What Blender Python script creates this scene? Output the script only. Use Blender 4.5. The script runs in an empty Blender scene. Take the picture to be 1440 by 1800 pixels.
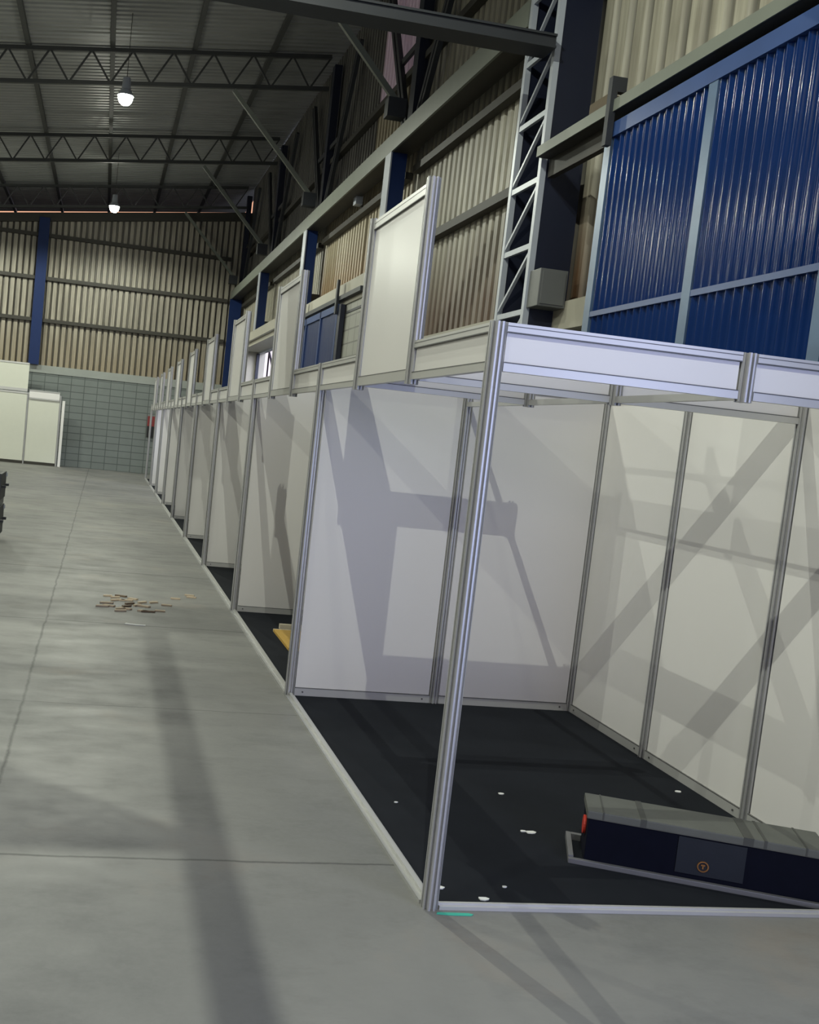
import bpy, bmesh, math, random
from mathutils import Vector, Matrix
random.seed(7)
C = bpy.context.scene.collection

# ------------------------------------------------------------------ camera
cam_d = bpy.data.cameras.new('camera')
cam = bpy.data.objects.new('camera', cam_d); C.objects.link(cam)
def cam_axes(yaw, pitch, roll):
    F = Vector((math.sin(yaw)*math.cos(pitch), math.cos(yaw)*math.cos(pitch), math.sin(pitch)))
    R = Vector((math.cos(yaw), -math.sin(yaw), 0)); U = R.cross(F)
    c, s = math.cos(roll), math.sin(roll)
    return c*R + s*U, -s*R + c*U, F
R_, U_, F_ = cam_axes(0.17763, -0.08607, 0.10238)
M = Matrix((R_, U_, -F_)).transposed().to_4x4(); M.translation = Vector((-1.362, -3.565, 1.714))
cam.matrix_world = M
cam_d.sensor_width = 36; cam_d.lens = 1807.94/1800*36
cam_d.shift_x = 229.1/1800; cam_d.shift_y = 19.8/1800
cam_d.clip_end = 300
bpy.context.scene.camera = cam

# ------------------------------------------------------------------ exposure, sky, daylight
sc = bpy.context.scene
sc.view_settings.view_transform = 'Standard'; sc.view_settings.look = 'None'
sc.view_settings.exposure = 0.0; sc.view_settings.gamma = 1; sc.view_settings.use_curve_mapping = False

LAMP_W = 300
LAMP_COL = (0.96, 1.0, 0.86)
DAY_COL = (0.46, 0.58, 1.0)
SKY_STRENGTH = 0.45

def build_sky():
    w = bpy.data.worlds.new('dusk_sky'); sc.world = w; w.use_nodes = True
    nt = w.node_tree; nt.nodes.clear()
    out = nt.nodes.new('ShaderNodeOutputWorld'); bg = nt.nodes.new('ShaderNodeBackground')
    tc = nt.nodes.new('ShaderNodeTexCoord'); sep = nt.nodes.new('ShaderNodeSeparateXYZ')
    rp = nt.nodes.new('ShaderNodeValToRGB')
    nt.links.new(tc.outputs['Generated'], sep.inputs[0]); mr = nt.nodes.new('ShaderNodeMapRange'); mr.inputs[1].default_value = -1; nt.links.new(sep.outputs['Z'], mr.inputs[0]); nt.links.new(mr.outputs[0], rp.inputs[0])
    e = rp.color_ramp.elements
    e[0].position = 0.492; e[0].color = (0.03, 0.03, 0.035, 1)
    e[1].position = 0.50; e[1].color = (2.6, 2.5, 3.0, 1)
    for p, c in ((0.55, (2.5, 2.2, 2.5, 1)), (0.58, (2.2, 1.15, 0.72, 1)), (0.615, (2.1, 1.1, 0.72, 1)), (0.68, (0.75, 0.65, 0.95, 1)), (0.85, (0.35, 0.40, 0.85, 1))):
        n = e.new(p); n.color = c
    bg.inputs[1].default_value = SKY_STRENGTH
    nt.links.new(rp.outputs[0], bg.inputs[0]); nt.links.new(bg.outputs[0], out.inputs[0])
build_sky()

def area_light(name, loc, direction, sx, sy, power, col):
    d = bpy.data.lights.new(name, 'AREA'); d.shape = 'RECTANGLE'; d.size = sx; d.size_y = sy
    d.energy = power; d.color = col
    o = bpy.data.objects.new(name, d); C.objects.link(o); o.location = loc
    o.rotation_euler = Vector(direction).to_track_quat('-Z', 'Y').to_euler()
    return o
# daylight that enters through the open gate in the rear wall, and through the high window
area_light('gate_daylight', (-0.5, -13.2, 2.6), (0.05, 1, 0.02), 7, 5, 160, DAY_COL)
area_light('doorway_daylight', (2.70, -4.8, 2.1), (-1, 0.35, 0.0), 4.0, 4.0, 195, DAY_COL)
area_light('window_daylight', (4.6, 20.6, 5.2), (-0.72, 0.42, -0.46), 5.0, 2.4, 620, (0.74, 0.79, 1.0))

# ------------------------------------------------------------------ materials
def new_mat(name):
    m = bpy.data.materials.new(name); m.use_nodes = True
    nt = m.node_tree; return m, nt, nt.nodes['Principled BSDF']
def N(nt, typ, **kw):
    n = nt.nodes.new(typ)
    for k, v in kw.items(): setattr(n, k, v)
    return n
def mix(nt, fac, a, b, mode='MIX'):
    n = N(nt, 'ShaderNodeMix', data_type='RGBA', blend_type=mode)
    for sock, v in ((n.inputs[0], fac), (n.inputs[6], a), (n.inputs[7], b)):
        if hasattr(v, 'is_output'): nt.links.new(v, sock)
        elif isinstance(v, (int, float)): sock.default_value = v
        else: sock.default_value = (*v, 1)
    return n.outputs[2]
def math_(nt, op, a, b=None, c=None, clamp=False):
    n = N(nt, 'ShaderNodeMath', operation=op, use_clamp=clamp)
    for i, v in enumerate((a, b, c)):
        if v is None: continue
        if hasattr(v, 'is_output'): nt.links.new(v, n.inputs[i])
        else: n.inputs[i].default_value = v
    return n.outputs[0]
def noise(nt, scale=(1, 1, 1), sc_=5.0, detail=4, rough=0.55, coord='Object'):
    tc = N(nt, 'ShaderNodeTexCoord'); mp = N(nt, 'ShaderNodeMapping'); mp.inputs['Scale'].default_value = scale
    n = N(nt, 'ShaderNodeTexNoise'); n.inputs['Scale'].default_value = sc_; n.inputs['Detail'].default_value = detail
    n.inputs['Roughness'].default_value = rough
    nt.links.new(tc.outputs[coord], mp.inputs[0]); nt.links.new(mp.outputs[0], n.inputs['Vector'])
    return n.outputs['Fac']
def ramp(nt, f, stops):
    r = N(nt, 'ShaderNodeValToRGB'); e = r.color_ramp.elements
    while len(e) < len(stops): e.new(0.5)
    for el, (p, c) in zip(e, stops):
        el.position = p; el.color = (c, c, c, 1) if isinstance(c, (int, float)) else (*c, 1)
    nt.links.new(f, r.inputs[0]); return r.outputs[0]
def bump(nt, b, h, strength=0.2, dist=0.01):
    n = N(nt, 'ShaderNodeBump'); n.inputs['Strength'].default_value = strength; n.inputs['Distance'].default_value = dist
    nt.links.new(h, n.inputs['Height']); nt.links.new(n.outputs[0], b.inputs['Normal'])

def plain(name, col, rough=0.5, metal=0.0, var=0.12, sc_=6.0, scale=(1, 1, 1), spec=0.5):
    m, nt, b = new_mat(name)
    f = noise(nt, scale, sc_)
    a = tuple(c*(1-var) for c in col); d = tuple(min(1, c*(1+var)) for c in col)
    nt.links.new(mix(nt, f, a, d), b.inputs['Base Color'])
    b.inputs['Roughness'].default_value = rough; b.inputs['Metallic'].default_value = metal
    b.inputs['Specular IOR Level'].default_value = spec
    return m

def sheet_mat(name, clean, dirt, rust=None, rust_top=4.2, rust_span=1.2, axis='X', crest=2.75, depth=0.05):
    m, nt, b = new_mat(name)
    f = noise(nt, (3, 3, 0.25), 2.2, 5, 0.65)
    col = mix(nt, ramp(nt, f, [(0.35, 0.0), (0.7, 1.0)]), clean, dirt)
    f2 = noise(nt, (14, 14, 0.5), 1.0, 3)
    col = mix(nt, math_(nt, 'MULTIPLY', ramp(nt, f2, [(0.45, 0), (0.7, 1)]), 0.45), col, tuple(c*0.55 for c in dirt))
    if rust:
        tc = N(nt, 'ShaderNodeTexCoord'); sp = N(nt, 'ShaderNodeSeparateXYZ'); nt.links.new(tc.outputs['Object'], sp.inputs[0])
        g = math_(nt, 'DIVIDE', math_(nt, 'SUBTRACT', rust_top, sp.outputs['Z']), rust_span, clamp=True)
        g = math_(nt, 'MULTIPLY', g, math_(nt, 'ADD', f, 0.35), clamp=True)
        col = mix(nt, g, col, rust)
    # darker tone in the furrows between the ribs, raising their contrast
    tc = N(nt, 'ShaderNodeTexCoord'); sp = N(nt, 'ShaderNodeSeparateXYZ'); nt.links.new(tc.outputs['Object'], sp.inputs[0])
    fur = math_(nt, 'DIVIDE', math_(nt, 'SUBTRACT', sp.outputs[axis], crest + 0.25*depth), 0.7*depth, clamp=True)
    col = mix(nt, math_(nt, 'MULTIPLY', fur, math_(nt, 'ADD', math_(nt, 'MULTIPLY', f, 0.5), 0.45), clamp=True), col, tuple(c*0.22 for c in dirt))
    nt.links.new(col, b.inputs['Base Color']); b.inputs['Roughness'].default_value = 0.5
    return m

def block_mat(name, col, mortar, axis='x'):
    m, nt, b = new_mat(name)
    tc = N(nt, 'ShaderNodeTexCoord'); sp = N(nt, 'ShaderNodeSeparateXYZ'); cb = N(nt, 'ShaderNodeCombineXYZ')
    nt.links.new(tc.outputs['Object'], sp.inputs[0])
    nt.links.new(sp.outputs['X' if axis == 'x' else 'Y'], cb.inputs[0]); nt.links.new(sp.outputs['Z'], cb.inputs[1])
    br = N(nt, 'ShaderNodeTexBrick'); br.offset = 0.0; br.squash = 1
    nt.links.new(cb.outputs[0], br.inputs['Vector'])
    br.inputs['Scale'].default_value = 1; br.inputs['Brick Width'].default_value = 0.41; br.inputs['Row Height'].default_value = 0.215
    br.inputs['Mortar Size'].default_value = 0.013; br.inputs['Mortar Smooth'].default_value = 0.2
    br.inputs['Color1'].default_value = (*col, 1); br.inputs['Color2'].default_value = (*[c*0.92 for c in col], 1)
    br.inputs['Mortar'].default_value = (*mortar, 1)
    f = noise(nt, (1, 1, 1), 3, 5)
    nt.links.new(mix(nt, 0.35, br.outputs['Color'], mix(nt, f, tuple(c*0.6 for c in col), tuple(c*1.2 for c in col))), b.inputs['Base Color'])
    b.inputs['Roughness'].default_value = 0.6
    bump(nt, b, math_(nt, 'SUBTRACT', 1.0, br.outputs['Fac']), 0.5, 0.006)
    return m

def floor_mat():
    m, nt, b = new_mat('power_floated_concrete')
    big = noise(nt, (1, 1, 1), 0.55, 6, 0.6); mid = noise(nt, (0.8, 1.5, 1), 2.3, 7, 0.68); fine = noise(nt, (1, 1, 1), 38, 4, 0.7)
    col = mix(nt, ramp(nt, big, [(0.36, 0), (0.66, 1)]), (0.172, 0.172, 0.165), (0.262, 0.257, 0.242))
    col = mix(nt, math_(nt, 'MULTIPLY', ramp(nt, mid, [(0.5, 0), (0.74, 1)]), 0.42), col, (0.115, 0.115, 0.112))
    col = mix(nt, math_(nt, 'MULTIPLY', ramp(nt, noise(nt, (1, 1, 1), 1.1, 5, 0.6), [(0.58, 0), (0.7, 1)]), 0.3), col, (0.27, 0.205, 0.155))
    col = mix(nt, math_(nt, 'MULTIPLY', ramp(nt, fine, [(0.4, 0), (0.8, 1)]), 0.25), col, (0.27, 0.27, 0.255))
    fl = noise(nt, (1.0, 1.6, 1), 7.5, 8, 0.72)
    col = mix(nt, math_(nt, 'MULTIPLY', ramp(nt, fl, [(0.715, 0), (0.74, 1)]), 0.55), col, (0.42, 0.41, 0.38))
    dk = noise(nt, (1.3, 1, 1), 6.1, 6, 0.7)
    col = mix(nt, math_(nt, 'MULTIPLY', ramp(nt, dk, [(0.70, 0), (0.74, 1)]), 0.5), col, (0.09, 0.09, 0.085))
    tc = N(nt, 'ShaderNodeTexCoord'); sp = N(nt, 'ShaderNodeSeparateXYZ'); nt.links.new(tc.outputs['Object'], sp.inputs[0])
    wob = math_(nt, 'MULTIPLY', math_(nt, 'SUBTRACT', noise(nt, (1, 1, 1), 1.6, 6, 0.7), 0.5), 0.055)
    lines = None
    for ax, p, w in (('X', -1.69, 0.007), ('X', -6.9, 0.007), ('Y', 0.37, 0.006), ('Y', 2.53, 0.0035), ('Y', 5.02, 0.010), ('Y', 7.95, 0.014), ('Y', 13.0, 0.012), ('Y', 19.0, 0.012), ('Y', -2.0, 0.006)):
        d = math_(nt, 'ABSOLUTE', math_(nt, 'SUBTRACT', math_(nt, 'ADD', sp.outputs[ax], wob), p))
        l = math_(nt, 'SUBTRACT', 1.0, math_(nt, 'DIVIDE', d, w*2), clamp=True)
        lines = l if lines is None else math_(nt, 'MAXIMUM', lines, l)
    col = mix(nt, math_(nt, 'MULTIPLY', lines, 0.85), col, (0.045, 0.045, 0.045))
    nt.links.new(col, b.inputs['Base Color'])
    nt.links.new(ramp(nt, mid, [(0.3, 0.42), (0.7, 0.62)]), b.inputs['Roughness'])
    bump(nt, b, fine, 0.08, 0.004)
    return m

def roof_mat():
    m, nt, b = new_mat('galvanised_roof_sheet')
    f = noise(nt, (0.4, 3, 1), 2, 5, 0.6)
    nt.links.new(mix(nt, f, (0.23, 0.235, 0.225), (0.40, 0.405, 0.39)), b.inputs['Base Color'])
    b.inputs['Metallic'].default_value = 0.35; b.inputs['Roughness'].default_value = 0.42
    return m

def translucent_mat(name, col):
    m, nt, b = new_mat(name)
    t = N(nt, 'ShaderNodeBsdfTranslucent'); t.inputs[0].default_value = (*col, 1)
    mx = N(nt, 'ShaderNodeMixShader'); mx.inputs[0].default_value = 0.7
    f = noise(nt, (8, 8, 0.4), 1.5, 4)
    nt.links.new(mix(nt, f, tuple(c*0.75 for c in col), col), b.inputs['Base Color']); b.inputs['Roughness'].default_value = 0.5
    nt.links.new(b.outputs[0], mx.inputs[1]); nt.links.new(t.outputs[0], mx.inputs[2])
    nt.links.new(mx.outputs[0], nt.nodes['Material Output'].inputs[0])
    return m
def glow_mat(name, col, s):
    m, nt, b = new_mat(name)
    b.inputs['Base Color'].default_value = (*col, 1); b.inputs['Emission Color'].default_value = (*col, 1)
    b.inputs['Emission Strength'].default_value = s
    return m
def glass_mat():
    m, nt, b = new_mat('window_glass')
    b.inputs['Transmission Weight'].default_value = 1; b.inputs['Roughness'].default_value = 0.02; b.inputs['IOR'].default_value = 1.45
    b.inputs['Base Color'].default_value = (0.96, 0.96, 1, 1)
    return m

FLOOR = floor_mat(); ROOF = roof_mat()
WHITE = plain('white_laminate_panel', (0.81, 0.79, 0.77), 0.32, 0, 0.02, 2.0, spec=0.32)
ALU = plain('anodised_aluminium', (0.50, 0.50, 0.50), 0.36, 0.45, 0.05, 9, (1, 1, 6))
ALUDARK = plain('aluminium_groove', (0.11, 0.11, 0.11), 0.5, 0.3, 0.1)
RAIL = plain('painted_aluminium_rail', (0.55, 0.545, 0.53), 0.35, 0.25, 0.04, 5)
CARPET = plain('black_needle_felt', (0.013, 0.015, 0.020), 0.95, 0, 0.35, 3.0, spec=0.15)
BLUE = plain('blue_gloss_paint', (0.006, 0.026, 0.118), 0.13, 0, 0.18, 3.0, spec=0.28)
BLUECOL = plain('blue_column_paint', (0.009, 0.024, 0.095), 0.42, 0, 0.15, 3.0, spec=0.25)
NAVY = plain('dark_navy_paint', (0.004, 0.007, 0.022), 0.5, 0, 0.2, 3.0)
LIGHTSTEEL = plain('pale_grey_steel_paint', (0.42, 0.45, 0.50), 0.4, 0.1, 0.1, 4)
DARKSTEEL = plain('dark_grey_steel', (0.030, 0.033, 0.038), 0.55, 0.1, 0.2, 4)
ROOFSTEEL = plain('roof_steel', (0.045, 0.047, 0.045), 0.55, 0.1, 0.2, 4)
GREENSTEEL = plain('grey_green_steel', (0.17, 0.185, 0.155), 0.5, 0.1, 0.12, 4)
GIRT = plain('brown_grey_girt', (0.032, 0.029, 0.022), 0.6, 0, 0.2, 4)
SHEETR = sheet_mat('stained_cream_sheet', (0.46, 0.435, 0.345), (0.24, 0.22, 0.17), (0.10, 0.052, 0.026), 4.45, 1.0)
SHEETU = sheet_mat('shade_painted_upper_sheet', (0.15, 0.145, 0.13), (0.055, 0.052, 0.048))  # darker copy of the wall sheet, blocked light put into its colour
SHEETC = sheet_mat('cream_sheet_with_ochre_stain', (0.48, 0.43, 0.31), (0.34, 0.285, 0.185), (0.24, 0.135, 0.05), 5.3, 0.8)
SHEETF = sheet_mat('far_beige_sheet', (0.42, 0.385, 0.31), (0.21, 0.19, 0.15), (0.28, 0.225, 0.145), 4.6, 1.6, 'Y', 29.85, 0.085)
BLOCKX = block_mat('grey_green_block', (0.185, 0.21, 0.20), (0.045, 0.055, 0.055), 'x')
BLOCKY = block_mat('grey_block_side', (0.33, 0.33, 0.29), (0.11, 0.11, 0.10), 'y')
BAND = plain('painted_concrete_band', (0.30, 0.32, 0.30), 0.6, 0, 0.1, 3)
BANDR = plain('pale_concrete_band', (0.42, 0.40, 0.33), 0.6, 0, 0.1, 3)
BLACKPLASTIC = plain('black_case_board', (0.012, 0.012, 0.013), 0.35, 0, 0.2)
CASEFRONT = plain('navy_black_case_cloth', (0.004, 0.005, 0.013), 0.8, 0, 0.25, 12, spec=0.12)
CASEPANEL = plain('slate_case_cloth', (0.010, 0.014, 0.024), 0.75, 0, 0.2, 12)
CASELID = plain('scuffed_grey_lid', (0.12, 0.125, 0.112), 0.6, 0, 0.2, 8)
CASEBAND = plain('darker_lid_band', (0.07, 0.072, 0.066), 0.6, 0, 0.2, 8)
FRAMEGREY = plain('grey_steel_frame', (0.19, 0.19, 0.20), 0.5, 0.3, 0.1)
BRASS = plain('brass_badge', (0.50, 0.24, 0.09), 0.35, 0.8, 0.1)
RED = plain('red_plastic', (0.62, 0.05, 0.03), 0.4)
DARKRED = plain('dark_red_paint', (0.20, 0.02, 0.02), 0.5)
YELLOW = plain('yellow_plywood', (0.62, 0.38, 0.08), 0.55, 0, 0.12, 12, (6, 1, 1))
PALEWOOD = plain('pale_wood_edge', (0.75, 0.66, 0.50), 0.6, 0, 0.1, 12)
CHIP = plain('sawn_wood', (0.62, 0.50, 0.36), 0.7, 0, 0.15, 20)
CHIPDARK = plain('dark_sawn_wood', (0.20, 0.14, 0.09), 0.7, 0, 0.2, 20)
PAPER = plain('white_paper', (0.80, 0.80, 0.78), 0.7, 0, 0.04)
GREEN = plain('teal_tape', (0.05, 0.50, 0.36), 0.45, 0, 0.1, 10)
WOOD = plain('brown_wood_block', (0.10, 0.075, 0.045), 0.7, 0, 0.2, 8)
BOXGREY = plain('grey_enclosure', (0.12, 0.125, 0.12), 0.5, 0, 0.08)
CREAMSTRIP = plain('off_white_far_panel', (0.66, 0.67, 0.58), 0.35, 0, 0.03)
PINKSHEET = translucent_mat('translucent_wall_sheet', (0.80, 0.76, 0.76))
FROST = translucent_mat('frosted_pane', (0.72, 0.72, 0.95))
GLASS = glass_mat()
LENS = glow_mat('lit_lamp_lens', (1.0, 0.97, 0.84), 60)

# ------------------------------------------------------------------ mesh helpers
class MB:
    def __init__(s): s.v = []; s.f = []; s.smooth = False
    def add(s, vs, fs):
        n = len(s.v); s.v += [tuple(v) for v in vs]; s.f += [tuple(i+n for i in f) for f in fs]; return s
    def box(s, x0, x1, y0, y1, z0, z1):
        return s.add([(x0,y0,z0),(x1,y0,z0),(x1,y1,z0),(x0,y1,z0),(x0,y0,z1),(x1,y0,z1),(x1,y1,z1),(x0,y1,z1)],
                     [(3,2,1,0),(4,5,6,7),(0,1,5,4),(1,2,6,5),(2,3,7,6),(3,0,4,7)])
    def bar(s, a, b, w, h, up=(0,0,1)):
        a, b = Vector(a), Vector(b); d = (b-a).normalized(); u = Vector(up)
        if abs(d.dot(u)) > 0.98: u = Vector((1,0,0))
        r = d.cross(u).normalized(); u = r.cross(d)
        vs = [p + r*sx*w/2 + u*sy*h/2 for p in (a, b) for sx, sy in ((-1,-1),(1,-1),(1,1),(-1,1))]
        return s.add(vs, [(3,2,1,0),(4,5,6,7),(0,1,5,4),(1,2,6,5),(2,3,7,6),(3,0,4,7)])
    def tube(s, a, b, r, n=12, r2=None):
        a, b = Vector(a), Vector(b); d = (b-a).normalized(); u = Vector((0,0,1)) if abs(d.z) < 0.9 else Vector((1,0,0))
        p = d.cross(u).normalized(); q = p.cross(d); r2 = r if r2 is None else r2
        vs = [c + (p*math.cos(t)+q*math.sin(t))*rr for c, rr in ((a, r), (b, r2)) for t in [2*math.pi*i/n for i in range(n)]]
        fs = [(i, (i+1) % n, n+(i+1) % n, n+i) for i in range(n)] + [tuple(range(n))[::-1], tuple(range(n, 2*n))]
        return s.add(vs, fs)
    def prism(s, poly, z0, z1):
        n = len(poly)
        vs = [(x, y, z0) for x, y in poly] + [(x, y, z1) for x, y in poly]
        return s.add(vs, [(i, (i+1) % n, n+(i+1) % n, n+i) for i in range(n)] + [tuple(range(n))[::-1], tuple(range(n, 2*n))])
    def lathe(s, prof, n=24, c=(0,0,0)):
        vs = [(c[0]+r*math.cos(2*math.pi*i/n), c[1]+r*math.sin(2*math.pi*i/n), c[2]+z) for r, z in prof for i in range(n)]
        fs = [(k*n+i, k*n+(i+1) % n, (k+1)*n+(i+1) % n, (k+1)*n+i) for k in range(len(prof)-1) for i in range(n)]
        return s.add(vs, fs)
    def build(s, name, mat, parent=None, bevel=0):
        me = bpy.data.meshes.new(name); me.from_pydata(s.v, [], s.f); me.validate()
        bm = bmesh.new(); bm.from_mesh(me); bmesh.ops.recalc_face_normals(bm, faces=bm.faces)
        if bevel: bmesh.ops.bevel(bm, geom=bm.edges[:], offset=bevel, segments=2, affect='EDGES', profile=0.7)
        bm.to_mesh(me); bm.free()
        if s.smooth:
            for p in me.polygons: p.use_smooth = True
        me.materials.append(mat)
        o = bpy.data.objects.new(name, me); C.objects.link(o)
        if parent: o.parent = parent
        return o
def box(*a): return MB().box(*a)
def bar(*a, **k): return MB().bar(*a, **k)

def tag(o, label, cat, group=None, kind=None):
    o['label'] = label; o['category'] = cat
    if group: o['group'] = group
    if kind: o['kind'] = kind
    return o
def thing(name, label, cat, loc=(0,0,0), group=None, kind=None, rz=0):
    o = bpy.data.objects.new(name, None); C.objects.link(o); o.location = loc; o.rotation_euler = (0,0,rz)
    o.empty_display_size = 0.1
    return tag(o, label, cat, group, kind)
def dup(r, loc, label, rz=None):
    c = r.copy(); C.objects.link(c); c.location = loc; c['label'] = label
    if rz is not None: c.rotation_euler = (0, 0, rz)
    for ch in list(r.children):
        d = ch.copy(); C.objects.link(d); d.parent = c
        for g in list(ch.children):
            e = g.copy(); C.objects.link(e); e.parent = d
    return c
def ribbed(u0, u1, w0, w1, pitch=0.2, depth=0.05, crest=0.52, slope=0.10, axis='y', pos=0.0, top=None):
    """trapezoidal sheet: profile runs along u, ribs run along z; returns MB. top(u) gives a sloped upper edge"""
    pts = []; u = u0
    while u < u1 - 1e-6:
        for du, d in ((0, 0), (1-crest-2*slope, 0), (1-crest-slope, depth), (1-slope, depth)):
            uu = u + du*pitch
            if uu <= u1: pts.append((uu, d))
        u += pitch
    pts.append((u1, 0))
    m = MB(); n = len(pts)
    vs = []
    for lev in range(2):
        for uu, d in pts:
            z = w0 if lev == 0 else (top(uu) if top else w1)
            vs.append((pos - d, uu, z) if axis == 'y' else (uu, pos - d, z))
    m.add(vs, [(i, i+1, n+i+1, n+i) for i in range(n-1)])
    # sheet thickness
    vs2 = [((x+0.003, y, z) if axis == 'y' else (x, y+0.003, z)) for x, y, z in vs]
    m.add(vs2, [(i+1, i, n+i, n+i+1) for i in range(n-1)])
    return m
def wavy(u0, u1, z0, z1, pitch, depth):
    n = int((u1-u0)/pitch*12); m = MB()
    prof = []
    for i in range(n+1):
        u = u0 + (u1-u0)*i/n; c = 0.5-0.5*math.cos(2*math.pi*(u-u0)/pitch)
        prof.append((u, depth*c**1.6))
    k = len(prof); vs = [(-d, u, z) for z in (z0, z1) for u, d in prof] + [(-d+0.003, u, z) for z in (z0, z1) for u, d in prof]
    m.add(vs, [(i, i+1, k+i+1, k+i) for i in range(k-1)] + [(2*k+i+1, 2*k+i, 3*k+i, 3*k+i+1) for i in range(k-1)])
    m.smooth = True; return m
ORD = ['first', 'second', 'third', 'fourth', 'fifth', 'sixth', 'seventh', 'eighth', 'ninth', 'tenth', 'eleventh']

# ------------------------------------------------------------------ setting: floor, roof, walls
S = 'structure'
tag(box(-22, 2.9, -13.5, 30, -0.15, 0).build('floor', FLOOR), 'grey power floated concrete floor with dark joints', 'floor', kind=S)
def roof_z(x): return 9.10 + 0.13*x
def roof():
    m = MB(); pts = []; y = -14.0
    while y < 34.0:
        for dy, d in ((0, 0), (0.10, 0), (0.125, 0.035), (0.175, 0.035)): pts.append((y+dy, d))
        y += 0.2
    n = len(pts); vs = []
    for dz in (0, 0.004):
        for x in (-22.5, 3.0): vs += [(x, yy, roof_z(x)+d+dz) for yy, d in pts]
    m.add(vs, [(i, i+1, n+i+1, n+i) for i in range(n-1)] + [(2*n+i+1, 2*n+i, 3*n+i, 3*n+i+1) for i in range(n-1)])
    return m
tag(roof().build('ceiling', ROOF), 'dark galvanised ribbed roof sheets sloping up to the right wall', 'ceiling', kind=S)

W = 2.75
def wall_seg(y0, y1, z0, z1, mat, label, top=None, pitch=0.2):
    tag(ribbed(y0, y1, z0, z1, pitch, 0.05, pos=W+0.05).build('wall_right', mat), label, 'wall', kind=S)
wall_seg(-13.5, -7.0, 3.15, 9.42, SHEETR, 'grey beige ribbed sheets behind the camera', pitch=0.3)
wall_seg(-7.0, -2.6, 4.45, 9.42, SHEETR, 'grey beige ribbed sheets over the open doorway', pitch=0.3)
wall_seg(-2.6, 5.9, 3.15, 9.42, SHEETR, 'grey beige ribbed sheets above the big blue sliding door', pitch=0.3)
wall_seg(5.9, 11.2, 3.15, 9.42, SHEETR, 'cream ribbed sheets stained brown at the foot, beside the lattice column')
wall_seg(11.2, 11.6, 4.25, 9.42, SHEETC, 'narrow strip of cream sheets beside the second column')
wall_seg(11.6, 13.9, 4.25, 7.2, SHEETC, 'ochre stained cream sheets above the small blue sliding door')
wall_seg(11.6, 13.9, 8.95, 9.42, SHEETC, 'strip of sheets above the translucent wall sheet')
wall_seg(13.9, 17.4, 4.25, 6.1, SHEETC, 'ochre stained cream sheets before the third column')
wall_seg(13.9, 30.05, 6.1, 9.42, SHEETU, 'ribbed sheets with painted-in shade above the runway beam under the roof')
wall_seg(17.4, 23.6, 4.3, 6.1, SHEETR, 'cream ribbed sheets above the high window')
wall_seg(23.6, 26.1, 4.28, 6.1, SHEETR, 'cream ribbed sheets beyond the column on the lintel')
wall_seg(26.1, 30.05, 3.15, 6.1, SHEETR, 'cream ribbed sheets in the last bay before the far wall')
tag(ribbed(11.6, 13.9, 7.2, 8.95, 0.2, 0.05, pos=W+0.05).build('translucent_sheet', PINKSHEET), 'pinkish translucent ribbed sheet high in the right wall behind the roof braces', 'wall sheet')
def block_seg(y0, y1, z0, z1, mat, label, x0=W):
    tag(box(x0, 3.0, y0, y1, z0, z1).build('wall_right', mat), label, 'wall', kind=S)
block_seg(-13.5, -7.0, 0, 3.15, BLOCKY, 'pale block wall behind the camera')
block_seg(-2.6, 11.2, 0, 2.9, BLOCKY, 'pale block wall behind the nearest booths')
block_seg(-2.6, 11.2, 2.9, 3.15, BANDR, 'pale concrete band under the stained sheets', W-0.16)
XF = 2.27
block_seg(11.35, 17.3, 0, 3.86, BLOCKY, 'pale block wall behind the small blue sliding door', XF)
block_seg(11.35, 17.3, 3.86, 4.22, BANDR, 'pale concrete band above the small blue sliding door', XF-0.02)
block_seg(17.3, 19.0, 0, 4.06, BLOCKY, 'pale block wall before the high window', XF)
block_seg(19.0, 25.7, 0, 2.55, BLOCKY, 'pale block wall below the high window', XF)
block_seg(17.3, 25.9, 4.06, 4.28, BANDR, 'pale concrete lintel over the high window', XF-0.05)
block_seg(19.0, 25.7, 3.95, 4.06, BANDR, 'shadowed soffit under the pale lintel', XF+0.03)
block_seg(25.7, 26.1, 0, 4.06, BANDR, 'pale wall pier beyond the high window', XF)
block_seg(26.1, 30.05, 0, 3.15, BLOCKY, 'pale block wall in the last bay')
wn = thing('window_1', 'high open window with bright sky and a dark jamb in the right wall', 'window', (0,0,0), kind=S)
f = MB(); f.box(2.78, 2.88, 19.0, 25.7, 2.55, 2.60); f.box(2.78, 2.88, 19.0, 25.7, 3.90, 3.95); f.box(2.78, 2.88, 19.0, 19.07, 2.6, 3.9)
f.build('window_frame', LIGHTSTEEL, wn)
box(2.74, 2.82, 25.56, 25.69, 2.6, 3.9).build('jamb', NAVY, wn)
# steel frame of the neighbouring building, seen through the window
nb = thing('outdoor_frame', 'grey lattice frame outdoors seen through the high window', 'frame', (5.2, 36.5, 0))
for a_, b_ in (((0, 0, 0), (0, 0, 5.2)), ((0, 3, 0), (0, 3, 5.2)), ((0, 0, 3.3), (0, 3, 5.1)), ((0, 3, 3.3), (0, 0, 5.1)), ((0, -2, 3.35), (0, 6, 3.35))):
    bar(a_, b_, 0.06, 0.06).build('frame_bar', DARKSTEEL, nb)

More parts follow.
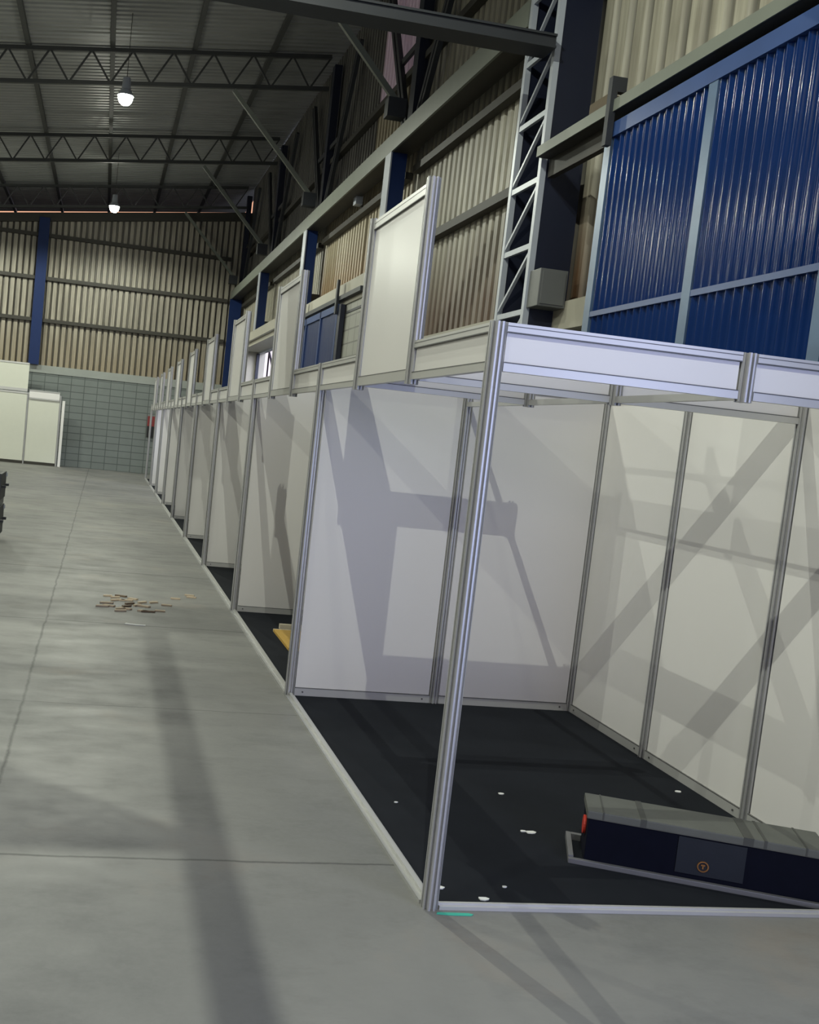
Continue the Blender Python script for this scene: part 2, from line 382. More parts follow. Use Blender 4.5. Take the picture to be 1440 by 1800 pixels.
FY = 29.85
def far_top(x): return 8.26 + 0.135*x
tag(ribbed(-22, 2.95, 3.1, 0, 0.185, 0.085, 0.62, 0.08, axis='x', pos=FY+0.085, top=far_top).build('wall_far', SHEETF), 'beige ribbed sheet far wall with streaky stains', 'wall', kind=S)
tag(box(-22, 2.745, FY, FY+0.2, 0, 2.86).build('wall_far', BLOCKX), 'grey green block base of the far wall', 'wall', kind=S)
tag(box(-22, 2.745, FY-0.03, FY+0.2, 2.86, 3.1).build('wall_far', BAND), 'plain concrete band on top of the grey green block wall', 'wall', kind=S)
tag(box(-22.2, -22, -13.5, 30, 0, 6.6).build('wall_left', SHEETF), 'left wall of the hall', 'wall', kind=S)
rw = MB(); rw.box(-22, -4.5, -13.7, -13.5, 0, 6.4); rw.box(3.5, 3.6, -13.7, -13.5, 0, 0.1); rw.box(-4.5, 3.0, -13.7, -13.5, 5.4, 8.6)
tag(rw.build('wall_rear', SHEETF), 'rear wall of the hall around its open gate', 'wall', kind=S)

# ------------------------------------------------------------------ blue steel columns
lc = thing('lattice_column', 'wide navy steel column with pale zigzag lacing beside the big blue door', 'column', (2.3, 5.8, 0))
for y in (-0.33, 0.33): box(0.0, 0.055, y-0.03, y+0.03, 0, 9.1).build('chord', LIGHTSTEEL, lc)
for y, sg in ((-0.335, 1), (0.335, -1)): box(0.056, 0.40, y-0.02, y+0.02, 0, 9.1).build('side_plate', NAVY, lc)
box(0.37, 0.40, -0.315, 0.315, 0, 9.1).build('back_plate', NAVY, lc)
zs = [3.05 + 0.595*k for k in range(-4, 11)]
for i, z in enumerate(zs):
    bar((0.02, -0.30, z), (0.02, 0.30, z), 0.03, 0.05).build('tie_bar', LIGHTSTEEL, lc)
    bar((0.02, 0.30, z+0.06), (0.02, -0.30, z+0.53), 0.03, 0.028).build('lacing_bar', LIGHTSTEEL, lc)
def column(y, label, z0, w=0.31):
    t = thing('steel_column', label, 'column', (2.3, y, 0), 'blue steel columns along the right wall')
    box(0.02, 0.24, -w/2+0.015, w/2-0.015, z0, 5.83).build('web', BLUECOL, t)
    box(0.0, 0.02, -w/2, w/2, z0, 5.83).build('front_flange', LIGHTSTEEL, t)
    box(0.24, 0.42, -0.06, 0.06, 4.40, 4.60).build('cleat', GIRT, t)
    box(0.25, 0.40, -0.12, 0.12, 6.10, 9.10).build('upper_post', NAVY, t)
    return t
COLY = [11.1, 17.3, 23.5, 29.55]
column(COLY[0], 'blue steel column rising behind the nearest sign panel', 0)
column(COLY[1], 'blue steel column beyond the small blue sliding door', 4.23)
column(COLY[2], 'blue steel column standing on the lintel of the high window', 4.285)
c5 = thing('steel_column', 'wide navy steel column in the corner at the far wall', 'column', (2.27, 29.62, 0), 'blue steel columns along the right wall')
box(0.0, 0.38, -0.02, 0.0, 0, 5.83).build('front_flange', BLUECOL, c5); box(0.17, 0.21, 0.0, 0.19, 0, 5.83).build('web', BLUECOL, c5); box(0.25, 0.40, 0, 0.19, 6.10, 9.10).build('upper_post', NAVY, c5)
fc = thing('wall_column', 'blue steel column standing against the far wall', 'column', (-3.66, FY-0.19, 3.1))
box(-0.16, 0.16, 0, 0.02, 0, 4.5).build('front_flange', BLUECOL, fc); box(-0.13, 0.13, 0.02, 0.155, 0, 4.5).build('web', BLUECOL, fc)

# runway beam, girts
rb = thing('runway_beam', 'long grey green steel beam along the right wall on the columns', 'beam', (2.3, 17.9, 5.83))
box(-0.0, 0.03, -11.7, 11.9, 0.0, 0.26).build('front_plate', GREENSTEEL, rb)
box(0.03, 0.3, -11.7, 11.9, 0.23, 0.26).build('top_flange', GREENSTEEL, rb)
box(0.03, 0.3, -11.7, 11.9, 0.0, 0.025).build('bottom_flange', GIRT, rb)
bays = [(6.22, 10.93, 'between the lattice column and the second column'), (11.28, 17.13, 'above the small blue sliding door'), (17.47, 23.33, 'above the high window'), (23.67, 29.38, 'in the last bay by the far wall')]
first = None
for i, (y0, y1, w) in enumerate(bays):
    for z, lv in ((4.5, 'low'), (5.62, 'upper'), (7.2, 'topmost')):
        if i in (1, 2) and z == 4.5: continue
        tag(box(2.63, 2.745, y0, y1, z-0.05, z+0.05).build('wall_girt', GIRT), f'{lv} dark steel wall rail {w}', 'wall rail', 'rails on the right wall sheets')
tag(box(2.63, 2.745, -6, 5.4, 5.95, 6.07).build('wall_girt', GIRT), 'dark steel wall rail above the big blue door', 'wall rail', 'rails on the right wall sheets')
for z, lv in ((4.48, 'lowest'), (5.77, 'middle'), (7.08, 'top')):
    tag(box(-3.49, 2.2, FY-0.12, FY-0.002, z-0.055, z+0.055).build('wall_girt', GIRT), f'{lv} dark rail on far wall, right of its blue column', 'wall rail', 'rails on the far wall')
    tag(box(-10, -3.83, FY-0.12, FY-0.002, z-0.055, z+0.055).build('wall_girt', GIRT), f'{lv} dark rail on far wall, left of its blue column', 'wall rail', 'rails on the far wall')
eb = MB(); a = Vector((-11, FY-0.08, far_top(-11)-0.14)); b_ = Vector((2.6, FY-0.08, far_top(2.6)-0.14)); eb.bar(a, b_, 0.1, 0.26)
tag(eb.build('eave_beam', GIRT), 'dark sloping beam along the top of the far wall under the orange gap', 'beam')

# braces above the runway beam
for k, y in enumerate(COLY):
    nm = ('second', 'third', 'fourth', 'last')[k]
    for sgn, side in ((-1, 'near'), (1, 'far')):
        if k == 3 and sgn == 1: continue
        t = thing('wall_brace', f'{side} pair of dark diagonal bars rising from the {nm} column top', 'brace', (2.6, y, 6.12), 'doubled wall braces above the runway beam')
        for off in (0.0, 0.16):
            bar((0, sgn*(0.12+off), 0.02), (0, sgn*(2.0+off), 2.75), 0.07, 0.08).build('brace_bar', DARKSTEEL, t)
        bar((0.02, sgn*0.15, 1.35), (0.02, sgn*1.05, 1.35), 0.05, 0.09).build('tie_bar', DARKSTEEL, t)
    t = thing('knee_brace', f'grey diagonal brace from roof truss down to the {nm} column', 'brace', (2.3, y-0.22, 6.1), 'knee braces under the roof trusses')
    bar((-0.05, 0, 0.42), (-1.72, 0, 2.16), 0.07, 0.08).build('brace_bar', GREENSTEEL, t)
    box(-0.16, 0.10, -0.10, 0.10, 0.16, 0.42).build('bracket', DARKSTEEL, t)

# ------------------------------------------------------------------ roof trusses and purlins
def truss(y, label):
    t = thing('roof_truss', label, 'roof truss', (0, y, 8.99), 'zigzag roof trusses')
    x0, x1 = -10.0, 2.5; n = 16; s = (x1-x0)/n
    def top(x): return Vector((x, 0, 0.13*x - 0.02))
    def bot(x): return Vector((x, 0, 0.13*x - 0.64))
    bar(top(x0), top(x1), 0.08, 0.075).build('top_chord', ROOFSTEEL, t); bar(bot(x0), bot(x1), 0.08, 0.075).build('bottom_chord', ROOFSTEEL, t)
    for i in range(n):
        xa = x0+i*s
        bar(top(xa), bot(xa+s/2), 0.03, 0.035).build('web_bar', ROOFSTEEL, t)
        bar(bot(xa+s/2), top(xa+s), 0.03, 0.035).build('web_bar', ROOFSTEEL, t)
    return t
tr = truss(17.4, 'zigzag roof truss nearest in view, beyond the first lit lamp')
dup(tr, (0, 23.6, 8.99), 'zigzag roof truss in the middle between the two lit lamps')
dup(tr, (0, 29.4, 8.99), 'zigzag roof truss farthest back, just above the orange gap')
dup(tr, (0, 11.2, 8.99), 'zigzag roof truss overhead before the first lit lamp')
for x, l in ((-6.5, 'dark roof purlin at the far left edge of the photo'), (-4.95, 'dark roof purlin, leftmost but one in the photo'), (-3.38, 'dark roof purlin left of the two lamps'), (-1.80, 'dark roof purlin directly over the two lamps'), (-0.23, 'dark roof purlin first to the right of the lamps'), (1.31, 'dark roof purlin nearest the right wall')):
    z = 9.02 + 0.13*x
    tag(box(x-0.045, x+0.045, -6, 33.9, z-0.02, z+0.065).build('roof_purlin', ROOFSTEEL), l, 'roof purlin', 'roof purlins running the length of the hall')
cb = thing('cross_beam', 'dark grey steel beam crossing the top of the photo to the lattice column', 'beam', (2.265, 5.47, 5.33))
box(-14, 0, -0.14, 0.14, 0, 0.02).build('bottom_flange', DARKSTEEL, cb); box(-14, 0, -0.14, 0.14, 0.10, 0.12).build('top_flange', DARKSTEEL, cb)
for yy in (-0.11, 0.11): box(-14, 0, yy-0.01, yy+0.01, 0.02, 0.10).build('web', DARKSTEEL, cb)
# added unseen pipe frame with a triangular plate, to cast the aisle floor shadows
pp = thing('added_shadow_frame', 'added pipe frame with triangular plate casting the floor shadow, overhead near the camera', 'pipe frame', (-0.838, 2.0, 5.36))
MB().tube((0, 1.19, 0), (0, -0.9, 0), 0.026, 12).build('pipe', DARKSTEEL, pp)
box(-1.4, 0.2, 1.165, 1.47, -0.012, 0.0).build('shadow_plate', DARKSTEEL, pp)
MB().tube((0.0, 0.80, 0), (-1.4, 0.80, 0), 0.010, 8).build('cross_rod', DARKSTEEL, pp)
MB().prism([(0.0, 0.07), (0.0, 0.10), (-0.68, 0.72), (-0.68, 0.06)], -0.006, 0.006).build('plate', DARKSTEEL, pp)
for yy in (1.15, -0.85): MB().tube((0, yy, 0.02), (0, yy, roof_z(-0.838)-5.36), 0.006, 8).build('hanger_rod', ROOFSTEEL, pp)

p2 = thing('added_shadow_frame', 'second added pipe frame with triangular plate casting the floor shadow, behind the camera', 'pipe frame', (-1.303, -3.2, 5.36))  # second unseen frame, added to deepen the same floor shadow
MB().tube((0, 1.27, 0), (0, -1.0, 0), 0.026, 12).build('pipe', DARKSTEEL, p2)
box(-1.4, 0.1, 1.253, 1.565, -0.012, 0.0).build('shadow_plate', DARKSTEEL, p2)
MB().prism([(0.0, 0.155), (0.0, 0.187), (-0.68, 0.79), (-0.68, 0.153)], -0.006, 0.006).build('plate', DARKSTEEL, p2)
for yy in (1.2, -0.9): MB().tube((0, yy, 0.02), (0, yy, roof_z(-1.303)-5.36), 0.006, 8).build('hanger_rod', ROOFSTEEL, p2)

# ------------------------------------------------------------------ lamps
def lamp(x, y, z, label, seen):
    t = thing('high_bay_lamp', label, 'lamp', (x, y, z), 'high bay lamps')
    MB().lathe([(0.001, 0.34), (0.07, 0.34), (0.08, 0.14), (0.10, 0.12), (0.145, 0.03), (0.14, 0.03), (0.095, 0.11), (0.001, 0.11)], 24).build('reflector', LIGHTSTEEL, t)
    MB().lathe([(0.001, -0.13), (0.06, -0.12), (0.105, -0.08), (0.13, -0.02), (0.13, 0.03), (0.09, 0.09), (0.001, 0.10)], 20).build('lens', LENS, t)
    zt = roof_z(x) - 0.13 - z
    MB().tube((0, 0, 0.29), (0, 0, zt), 0.006, 8).build('suspension_rod', ROOFSTEEL, t)
    return t
def lamp_light(x, y, z, k=1.0):
    d = bpy.data.lights.new('lamp_light', 'SPOT'); d.energy = LAMP_W * k; d.color = LAMP_COL; d.spot_size = math.radians(172); d.spot_blend = 0.25
    d.shadow_soft_size = 0.014
    o = bpy.data.objects.new('lamp_light', d); C.objects.link(o); o.location = (x, y, z-0.16)
    # the part of the lamp's light that leaves sideways and upwards past the shallow reflector
    d = bpy.data.lights.new('lamp_spill', 'POINT'); d.energy = LAMP_W * k * 0.06; d.color = LAMP_COL; d.shadow_soft_size = 0.1
    o = bpy.data.objects.new('lamp_spill', d); C.objects.link(o); o.location = (x, y, z-0.17)
l1 = lamp(-1.47, 15.5, 7.33, 'lit high bay lamp nearer the camera, the upper of two bright spots', True)
dup(l1, (-1.57, 25.5, 7.36), 'lit high bay lamp farther back, low against the far wall')
lamp_light(-1.47, 15.5, 7.33, 1.7); lamp_light(-1.57, 25.5, 7.36, 1.9)
for x, y, k in ((-0.85, 2.6, 1.4), (-1.47, -4.2, 2.25), (-1.47, -14.3, 1.0),
                (-6.05, 6.3, 1.6), (-6.05, -4.2, 1.2), (-6.05, 16, 1.6), (-6.05, 25.5, 1.8),
                (-14.7, 6.1, 3.4), (-14.7, -4.2, 1.0), (-14.7, 16, 1.2), (-10.4, 25.5, 1.8)):
    lamp_light(x, y, 7.3, k)

# ------------------------------------------------------------------ exhibition booths: posts, panels, fascias
ZB, ZT = 2.02, 2.195
def post_profile(r=0.030):
    pts = []
    for k in range(8):
        a = math.pi/4*k
        ca, sa = math.cos(a), math.sin(a)
        for u, w in ((r, -0.0115), (r, -0.0052), (r-0.014, -0.0052), (r-0.014, 0.0052), (r, 0.0052), (r, 0.0115)):
            pts.append((u*ca - w*sa, u*sa + w*ca))
    return pts
POSTS = {}
def post(x, y, z0, z1, label, group):
    key = (z0, z1)
    if key not in POSTS:
        o = MB().prism(post_profile(), z0, z1).build('aluminium_post', ALU); POSTS[key] = o
    else:
        o = POSTS[key].copy(); C.objects.link(o)
    o.location = (x, y, 0); return tag(o, label, 'post', group)
PROTO = {}
def framed(kind, cat, length, z0, z1, a, rz, label, group, rb=0.05, rt=0.04, screws=False):
    """a panel standing along local +x from a; rails with grooves top and bottom, recessed laminate infill"""
    key = (kind, round(length, 3), z0, z1, rb, rt, screws)
    if key in PROTO:
        return dup(PROTO[key], a, label, rz)
    t = thing(kind, label, cat, a, group, rz=rz)
    e = 0.036; L = length - e
    box(e, L, -0.003, 0.003, z0+rb-0.005, z1-rt+0.005).build('infill_panel', WHITE, t)
    for zz0, zz1, nm in ((z0, z0+rb, 'bottom_rail'), (z1-rt, z1, 'top_rail')):
        o = box(e-0.004, L+0.004, -0.014, 0.014, zz0, zz1).build(nm, RAIL, t)
        g = MB(); h = zz1-zz0
        ze = zz1 if nm == 'bottom_rail' else zz0
        g.box(e-0.003, L+0.003, -0.0147, 0.0147, ze-0.004 if nm == 'bottom_rail' else ze, ze if nm == 'bottom_rail' else ze+0.004)
        g.box(e-0.003, L+0.003, -0.0147, 0.0147, zz0+h*0.62, zz0+h*0.62+0.003) if nm == 'top_rail' else None
        g.build('groove', ALUDARK, o)
        if screws and nm == 'bottom_rail':
            for xx in (e+0.05, L-0.05):
                MB().tube((xx, -0.018, z0+rb*0.55), (xx, 0.018, z0+rb*0.55), 0.006, 8).build('screw', ALUDARK, o)
    PROTO[key] = t
    return t
P2 = math.pi/2
GP, GW, GF, GS = 'upright posts of the booth row', 'white partition panels', 'fascia boards over the booth fronts', 'white sign panels over the booth fronts'
NB = 9
for k in range(NB+1):
    y = 3.0*k
    lab = 'aluminium corner post nearest the camera, full height in the foreground' if k == 0 else (f'{ORD[k-1]} booth front post counted from behind the corner post' if k < NB else 'last booth front post, thin and white against the far wall')
    post(0, y, 0, ZT, lab, GP)
    if k == 0: continue
    if k < NB:
        framed('partition_panel', 'partition panel', 1.0, 0.0, ZT, (0, y, 0), 0, ('white partition panel nearest the front post, in the closest divider wall' if k == 1 else f'white front panel of the {ORD[k-1]} divider wall counted from the camera'), GW, 0.062, 0.045, True)
        if k <= 2:
            framed('partition_panel', 'partition panel', 1.0, 0.0, ZT, (1.0, y, 0), 0, 'white partition panel beside the back corner, in the closest divider wall' if k == 1 else 'white inner panel of the second divider wall', GW, 0.062, 0.045, True)
            post(1.0, y, 0, ZT, 'middle post of the closest divider wall' if k == 1 else 'middle post of the second divider wall', GP)
            post(2.0, y, 0, ZT, 'post in the back corner of the nearest booth' if k == 1 else 'back post of the second divider wall', GP)
# back wall of the nearest booth (faces the aisle)
for j in range(3):
    framed('partition_panel', 'partition panel', 1.0, 0.0, ZT, (2.0, 3.0-j, 0), -P2, ('white back wall panel next to the corner of the nearest booth', 'white back wall panel in the middle, above the long black case', 'white back wall panel cut by the right edge of the photo')[j], GW, 0.062, 0.045, True)
    post(2.0, 2.0-j, 0, ZT, ('back wall post first from the corner', 'back wall post second from the corner, behind the black case', 'back wall end post beyond the right edge of the photo')[j], GP)
# fronts
for k in range(NB):
    y = 3.0*k; nm = ORD[k]
    who = 'nearest' if k == 0 else nm
    for dy, w in ((0, 'before'), (2, 'beyond')):
        framed('fascia_board', 'fascia board', 1.0, ZB, ZT, (0, y+dy+1.0, 0), -P2, f'white fascia board just {w} the {who} sign panel', GF, 0.034, 0.036)
    framed('sign_panel', 'sign panel', 1.0, ZB, 2.91, (0, y+2.0, 0), -P2, f'blank white sign panel on the {who} booth front' + (', largest with a soft glare' if k == 0 else ' from the camera'), GS, 0.05, 0.05)
    for dy, w in ((1.0, 'near'), (2.0, 'far')):
        post(0, y+dy, ZB-0.02, 2.925, f'short post on the {w} edge of the {who} sign panel', 'short posts beside the sign panels')
# end front and ring beams over the nearest booth
framed('fascia_board', 'fascia board', 1.0, ZB, ZT, (0, 0, 0), 0, 'bluish white fascia board right of the corner post', GF, 0.034, 0.036)
framed('fascia_board', 'fascia board', 1.0, ZB, ZT, (1, 0, 0), 0, 'bluish white fascia board cut by the right edge of the photo', GF, 0.034, 0.036)
framed('fascia_board', 'fascia board', 1.0, ZB, ZT, (0, 1, 0), 0, 'inner fascia board behind the end fascia, left half', GF, 0.034, 0.036)
framed('fascia_board', 'fascia board', 1.0, ZB, ZT, (1, 1, 0), 0, 'inner fascia board behind the end fascia, reaching the back wall', GF, 0.034, 0.036)
framed('fascia_board', 'fascia board', 1.0, ZB, ZT, (0, 2, 0), 0, 'inner fascia board deepest in the nearest booth, level with the sign panel', GF, 0.034, 0.036)
for x, y, l in ((1, 0, 'short hanging post in the end fascia at the right'), (1, 1, 'short hanging post in the middle inner fascia'), (1, 2, 'short hanging post at the end of the deepest inner fascia')):
    post(x, y, ZB-0.01, ZT, l, 'short hanging posts of the booth ceiling')
for i, (y, l) in enumerate(((0, 'thin ceiling rail nearest the end fascia'), (1, 'thin ceiling rail in the middle of the nearest booth'), (2, 'thin ceiling rail touching the closest divider wall'))):
    tag(box(0.985, 1.015, y+0.032, y+0.968, ZB, ZB+0.03).build('ceiling_rail', RAIL), l, 'rail', 'thin ceiling rails of the nearest booth')
# floor edging and carpets
for k in range(NB):
    y = 3.0*k
    t = thing('floor_edging', f'bright aluminium floor edging along the {"nearest" if k == 0 else ORD[k]} booth front', 'edging', (0, y, 0), 'aluminium floor edgings')
    box(-0.03, 0.03, 0.034, 2.966, 0, 0.014).build('plate', ALU, t)
    box(-0.008, 0.012, 0.034, 2.966, 0.014, 0.030).build('ridge', RAIL, t)
    tag(box(0.032, 1.982, y+0.018, y+2.982, 0.0, 0.009).build('carpet', CARPET), f'black carpet on the floor of the {"nearest" if k == 0 else ORD[k]} booth', 'carpet', 'black booth carpets')
t = thing('floor_edging', 'aluminium floor edging along the open end of the nearest booth', 'edging', (0, 0, 0), 'aluminium floor edgings')
box(0.034, 1.966, -0.02, 0.016, 0, 0.014).build('plate', RAIL, t); box(0.034, 1.966, -0.004, 0.008, 0.014, 0.022).build('ridge', RAIL, t)

# ------------------------------------------------------------------ far left booth
GL = 'off white panels by the far wall'
def far_panel(x0, x1, z0, z1, label, dark):
    t = thing('partition_panel', label, 'partition panel', (x0, 29.25, 0), GL)
    box(0.02, x1-x0-0.02, -0.004, 0.004, z0+0.03, z1-0.03).build('infill_panel', CREAMSTRIP, t)
    box(0.02, x1-x0-0.02, -0.02, 0.02, z1-0.05, z1).build('top_rail', RAIL, t)
    box(0.02, x1-x0-0.02, -0.02, 0.02, z0, z0+0.09).build('bottom_rail', GIRT if dark else RAIL, t)
far_panel(-3.71, -2.72, 0, 2.2, 'off white panel at the right end of the far left booth', True)
far_panel(-4.70, -3.71, 0, 2.2, 'off white panel cut by the left edge, under a raised panel', True)
far_panel(-5.70, -4.70, 0, 2.2, 'off white panel hidden past the left edge of the photo', True)
far_panel(-4.72, -3.72, 2.22, 3.1, 'raised off white sign panel at the left edge', False)
framed('fascia_board', 'fascia board', 0.99, ZB, ZT+0.1, (-3.71, 29.2165, 0), 0, 'white fascia board on top of the far left booth', GF, 0.034, 0.036)
for x, l in ((-3.71, 'post between the two panels of the far left booth'), (-2.72, 'dark post at the right end of the far left booth')):
    post(x, 29.25, 0, 2.2, l, 'posts of the far left booth')
tag(box(-2.66, -2.58, 29.2, 29.3, 0, 2.05).build('upright_board', WHITE), 'slim white upright board at the right end of far left booth', 'board')
rbx = thing('wall_box', 'small dark box with red top on the far block wall behind the last post', 'wall box', (0.18, FY-0.12, 1.2))
box(-0.16, 0.16, 0, 0.117, 0, 0.33).build('lower_door', BLACKPLASTIC, rbx); box(-0.16, 0.16, -0.01, 0.117, 0.34, 0.66).build('upper_door', DARKRED, rbx)

# ------------------------------------------------------------------ sliding doors
def door_big():
    t = thing('door_1', 'big blue ribbed sliding door upper right with pale stiles', 'sliding door', (2.3, 4.08, 0), kind=S)
    wavy(-6.2, -0.05, 0.05, 4.30, 0.092, 0.026).build('ribbed_sheet', BLUE, t)
    FM = DOORFRAME
    for y in (0, -1.40, -2.72, -4.1, -5.5): box(-0.035, 0.02, y-0.05, y+0.05, 0.05, 4.33).build('stile', FM, t)
    ya, yb = -6.2, -0.05
    box(-0.04, 0.02, ya, yb, 4.22, 4.33).build('top_rail', BLUETRIM, t)
    for z in (2.88, 1.45): box(-0.033, 0.005, ya, yb, z-0.02, z+0.02).build('cross_bar', BLUETRIM, t)
    h = MB(); h.box(-0.10, -0.05, -0.09, -0.03, 4.15, 4.66); h.box(-0.05, 0.02, -0.09, -0.03, 4.55, 4.66); h.build('hanger', DARKSTEEL, t)
    return t
DOORFRAME = plain('worn_blue_grey_paint', (0.10, 0.16, 0.26), 0.35, 0.1, 0.3, 3, (1, 1, 2))
BLUETRIM = plain('blue_trim_paint', (0.035, 0.075, 0.22), 0.35, 0, 0.2, 3)
door_big()
tk = thing('door_track', 'steel track above the big blue door running to the lattice column', 'door track', (2.3, 5.4, 4.40))
box(-0.06, 0.10, -12, 0, 0.0, 0.02).build('flange', GIRT, tk); box(-0.07, -0.055, -12, 0, 0.0, 0.09).build('lip', GREENSTEEL, tk); box(0.06, 0.12, -12, 0, -0.16, -0.002).build('hanger_rail', GIRT, tk)
tag(box(2.27, 2.40, 4.20, 4.50, 4.421, 4.60).build('wood_block', WOOD, None, 0.008), 'brown wooden block resting on the door track', 'wood block')
eb = thing('junction_box', 'grey electrical box on the foot of the lattice column', 'electrical box', (2.32, 5.20, 3.08))
box(0, 0.26, 0, 0.235, 0, 0.33).build('housing', BOXGREY, eb, 0.006); box(0.02, 0.24, -0.012, 0, 0.02, 0.31).build('lid', BOXGREY, eb, 0.004)

d2 = thing('door_2', 'small blue sliding door with two panels in the right wall', 'sliding door', (2.20, 14.4, 0), kind=S)
ribbed(-1.55, 2.4, 0.05, 3.86, 0.65, 0.004, 0.34, 0.14, pos=0.0).build('ribbed_sheet', BLUECOL, d2)
for y in (-1.55, -0.25, 1.05, 2.4): box(-0.03, 0.02, y-0.03, y+0.03, 0.05, 3.88).build('stile', BLUETRIM, d2)
box(-0.03, 0.02, -1.6, 2.45, 3.77, 3.88).build('top_rail', BLUETRIM, d2)
box(-0.025, 0.05, -1.78, -1.58, 0.05, 3.86).build('edge_plate', NAVY, d2)
for y in (-1.55, 1.35): box(-0.07, -0.032, y-0.05, y+0.05, 3.72, 4.26).build('hanger', DARKSTEEL, d2)
t2 = thing('door_track', 'dark steel track above the small blue sliding door', 'door track', (2.20, 14.4, 3.93))
box(-0.03, 0.10, -3.0, 2.6, 0.0, 0.07).build('rail', DARKSTEEL, t2); box(0.06, 0.17, -2.85, -1.8, -0.22, -0.18).build('lower_guide', DARKSTEEL, t2)

# ------------------------------------------------------------------ long black case on the carpet
ang = math.atan2(-0.393, 0.92)
wf = thing('wall_fitting', 'small pale light fitting on the wall rail above the small blue door', 'light fitting', (2.50, 13.9, 5.70))
box(0, 0.12, -0.10, 0.10, 0, 0.16).build('housing', LIGHTSTEEL, wf, 0.01); box(0.12, 0.14, -0.04, 0.04, -0.03, 0.06).build('bracket', GIRT, wf)

cs = thing('equipment_case', 'long black case with scuffed grey lid lying on the black carpet', 'case', (0.834, 0.425, 0.009), rz=ang)
L, D, H = 0.95, 0.235, 0.225
box(0.0, L, 0.0, D, 0.012, H-0.022).build('body', CASEFRONT, cs, 0.004)
lid = MB(); lid.box(-0.008, L+0.008, -0.006, D+0.006, H-0.024, H+0.012); lid = lid.build('lid', CASELID, cs, 0.006)
for a0, a1 in ((0.055, 0.062), (0.21, 0.235), (0.62, 0.66), (0.70, 0.712), (0.86, 0.868)):
    box(a0, a1, -0.007, D+0.007, H-0.02, H+0.0135).build('lid_band', CASEBAND, lid)
box(0.37, 0.64, -0.004, 0.0, 0.04, H-0.03).build('front_panel', CASEPANEL, cs)
bd = MB()
for i in range(20):
    a0, a1 = 2*math.pi*i/20, 2*math.pi*(i+1)/20
    bd.bar((0.478+0.021*math.cos(a0), -0.006, 0.082+0.021*math.sin(a0)), (0.478+0.021*math.cos(a1), -0.006, 0.082+0.021*math.sin(a1)), 0.005, 0.005, up=(0, 1, 0))
bd.bar((0.478, -0.006, 0.072), (0.478, -0.006, 0.088), 0.006, 0.004, up=(0, 1, 0)); bd.bar((0.470, -0.006, 0.088), (0.486, -0.006, 0.088), 0.006, 0.004, up=(0, 1, 0))
bd.build('round_badge', BRASS, cs)
MB().tube((-0.001, D*0.42, 0.14), (-0.012, D*0.42, 0.14), 0.040, 20).build('end_plug', RED, cs)
fr = MB(); fr.box(-0.065, L+0.06, -0.028, -0.006, 0, 0.022); fr.box(-0.065, -0.043, -0.006, D+0.05, 0, 0.03); fr.box(L+0.04, L+0.06, -0.006, D+0.05, 0, 0.03); fr.box(-0.043, L+0.04, D+0.025, D+0.05, 0, 0.03)
fr.box(0.1, 0.14, -0.006, D+0.025, 0, 0.012); fr.box(L-0.14, L-0.1, -0.006, D+0.025, 0, 0.012)
fr.build('base_frame', FRAMEGREY, cs, 0.003)

# ------------------------------------------------------------------ black road cases at the left edge
def road_case(z, h, label):
    t = thing('road_case', label, 'case', (-3.35, 9.55, z), 'stacked black road cases')
    box(0, 0.80, 0, 0.66, 0.0 if z > 0.2 else 0.08, h-0.004).build('body', BLACKPLASTIC, t, 0.01)
    for xx in (0.0, 0.79): box(xx, xx+0.02, -0.006, 0.666, 0.085, h-0.006).build('edge_trim', DARKSTEEL, t)
    for yy in (0.18, 0.58): box(0.81, 0.855, yy-0.04, yy+0.04, h*0.55, h*0.62).build('handle', DARKSTEEL, t); 
    box(0.811, 0.825, 0.60, 0.655, h-0.07, h-0.02).build('catch', LIGHTSTEEL, t)
    if z < 0.2:
        for xx in (0.1, 0.7):
            for yy in (0.1, 0.56): MB().tube((xx-0.02, yy, 0.04), (xx+0.02, yy, 0.04), 0.04, 16).build('castor', DARKSTEEL, t)
road_case(0.0, 0.46, 'black road case on castors at the left edge, lower of two')
road_case(0.46, 0.42, 'black road case at the left edge, upper of two')

# ------------------------------------------------------------------ boards, offcuts, scraps
yb = thing('plywood_board', 'mustard yellow plywood board on black carpet in the second booth', 'board', (0.24, 4.36, 0.009))
box(0, 0.7, 0, 0.75, 0, 0.02).build('sheet', YELLOW, yb); box(0, 0.7, 0.75, 0.765, 0, 0.022).build('edge', PALEWOOD, yb)
tag(box(0.32, 0.9, 5.24, 5.29, 0.009, 0.05).build('wood_batten', PALEWOOD), 'pale wooden batten lying behind the yellow board', 'batten')
chips = [(-1.18,6.34),(-1.11,6.29),(-1.05,6.38),(-1.12,6.13),(-1.06,6.16),(-1.19,5.96),(-1.23,5.78),(-1.17,5.82),(-1.01,5.86),(-1.07,5.71),(-1.02,5.73),(-1.07,5.61),(-0.94,6.26),(-1.0,6.16),(-0.98,6.0),(-0.86,6.11),(-0.75,6.15),(-0.91,5.94),(-0.85,5.91),(-0.87,5.67),(-0.82,5.66)]
outl = [(-0.71,5.73,'pale wood offcut just right of the scattered heap, nearest the camera'),(-0.63,6.05,'pale wood offcut lying alone right of the heap'),(-0.52,6.45,'pale wood offcut far right of the heap, in the dark band'),(-0.36,6.71,'thin pale wood sliver farthest right of the heap'),(-0.35,6.60,'thin pale wood sliver beside the farthest one')]
rng = random.Random(3)
base = None
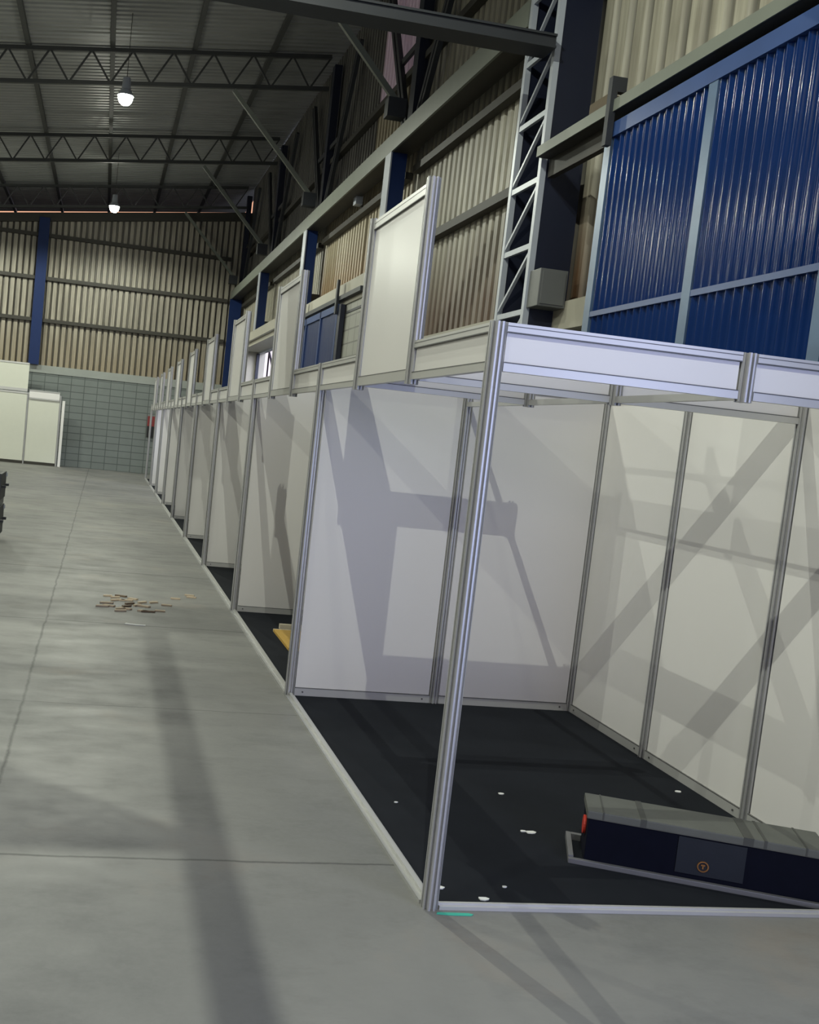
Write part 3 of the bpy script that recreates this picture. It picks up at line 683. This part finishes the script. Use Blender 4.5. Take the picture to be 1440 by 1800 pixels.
for i, (x, y) in enumerate(chips):
    w, l = 0.036, 0.085+rng.random()*0.05
    m = MB(); n = 5
    for j in range(1): m.prism([(-l/2, -w/2), (l/2*0.8, -w/2*1.1), (l/2, w/3), (-l/2*0.7, w/2)], 0, 0.013)
    o = m.build('wood_offcut', CHIPDARK if i % 6 == 2 else CHIP)
    o.location = (x, y, 0.0005 + 0.0 * i); o.rotation_euler = (0, 0, rng.uniform(-0.5, 0.9))
    tag(o, 'sawn wood offcut in the scattered heap on the concrete floor', 'wood offcut', 'scattered heap of wood offcuts')
for i, (x, y, l_) in enumerate(outl):
    o = MB().prism([(-0.05, -0.018), (0.045, -0.02), (0.05, 0.012), (-0.04, 0.018)], 0, 0.012).build('wood_offcut', CHIP)
    o.location = (x, y, 0.0005); o.rotation_euler = (0, 0, rng.uniform(-0.3, 0.3)); tag(o, l_, 'wood offcut', 'stray wood offcuts')
sp = MB().prism([(-0.09, -0.025), (0.0, -0.03), (0.09, -0.018), (0.085, 0.02), (0.01, 0.012), (-0.08, 0.028)], 0, 0.004).build('paper_scrap', PAPER)
sp.location = (-0.955, 5.04, 0.0005); sp.rotation_euler = (0, 0, -0.15); tag(sp, 'torn white paper scrap on concrete in front of the wood offcuts', 'paper')
tp = MB().prism([(0.012, -0.054), (0.06, -0.062), (0.145, -0.064), (0.158, -0.053), (0.14, -0.044), (0.02, -0.040)], 0, 0.002).build('tape_strip', GREEN)
tp.location = (0, 0, 0.0005); tag(tp, 'strip of teal green tape on floor beside the corner post', 'tape')
scr = [(0.79,1.25,0.012,'tiny white scrap in the middle of the black carpet'),(0.735,0.75,0.020,'white scrap on black carpet left of the long case, right one of a close pair'),(0.70,0.76,0.012,'white scrap on black carpet left of the long case, left one of a close pair'),(0.085,0.15,0.018,'white scrap on black carpet close beside the corner post'),(0.24,0.06,0.018,'white scrap on the black carpet at the open end edging'),(1.87,1.40,0.016,'white scrap on the carpet at the back wall foot'),(0.37,0.17,0.008,'speck of white litter a step inside the open end'),(0.18,1.07,0.007,'speck of white litter left of the corner post, inside the booth')]
for x, y, r, l in scr:
    pts = [(r*(0.8+0.4*rng.random())*math.cos(a)*1.3, r*(0.6+0.4*rng.random())*math.sin(a)) for a in [i*math.pi/4 for i in range(8)]]
    o = MB().prism(pts, 0, 0.004).build('paper_scrap', PAPER); o.location = (x, y, 0.0092); tag(o, l, 'scrap', 'white scraps on the black carpet')
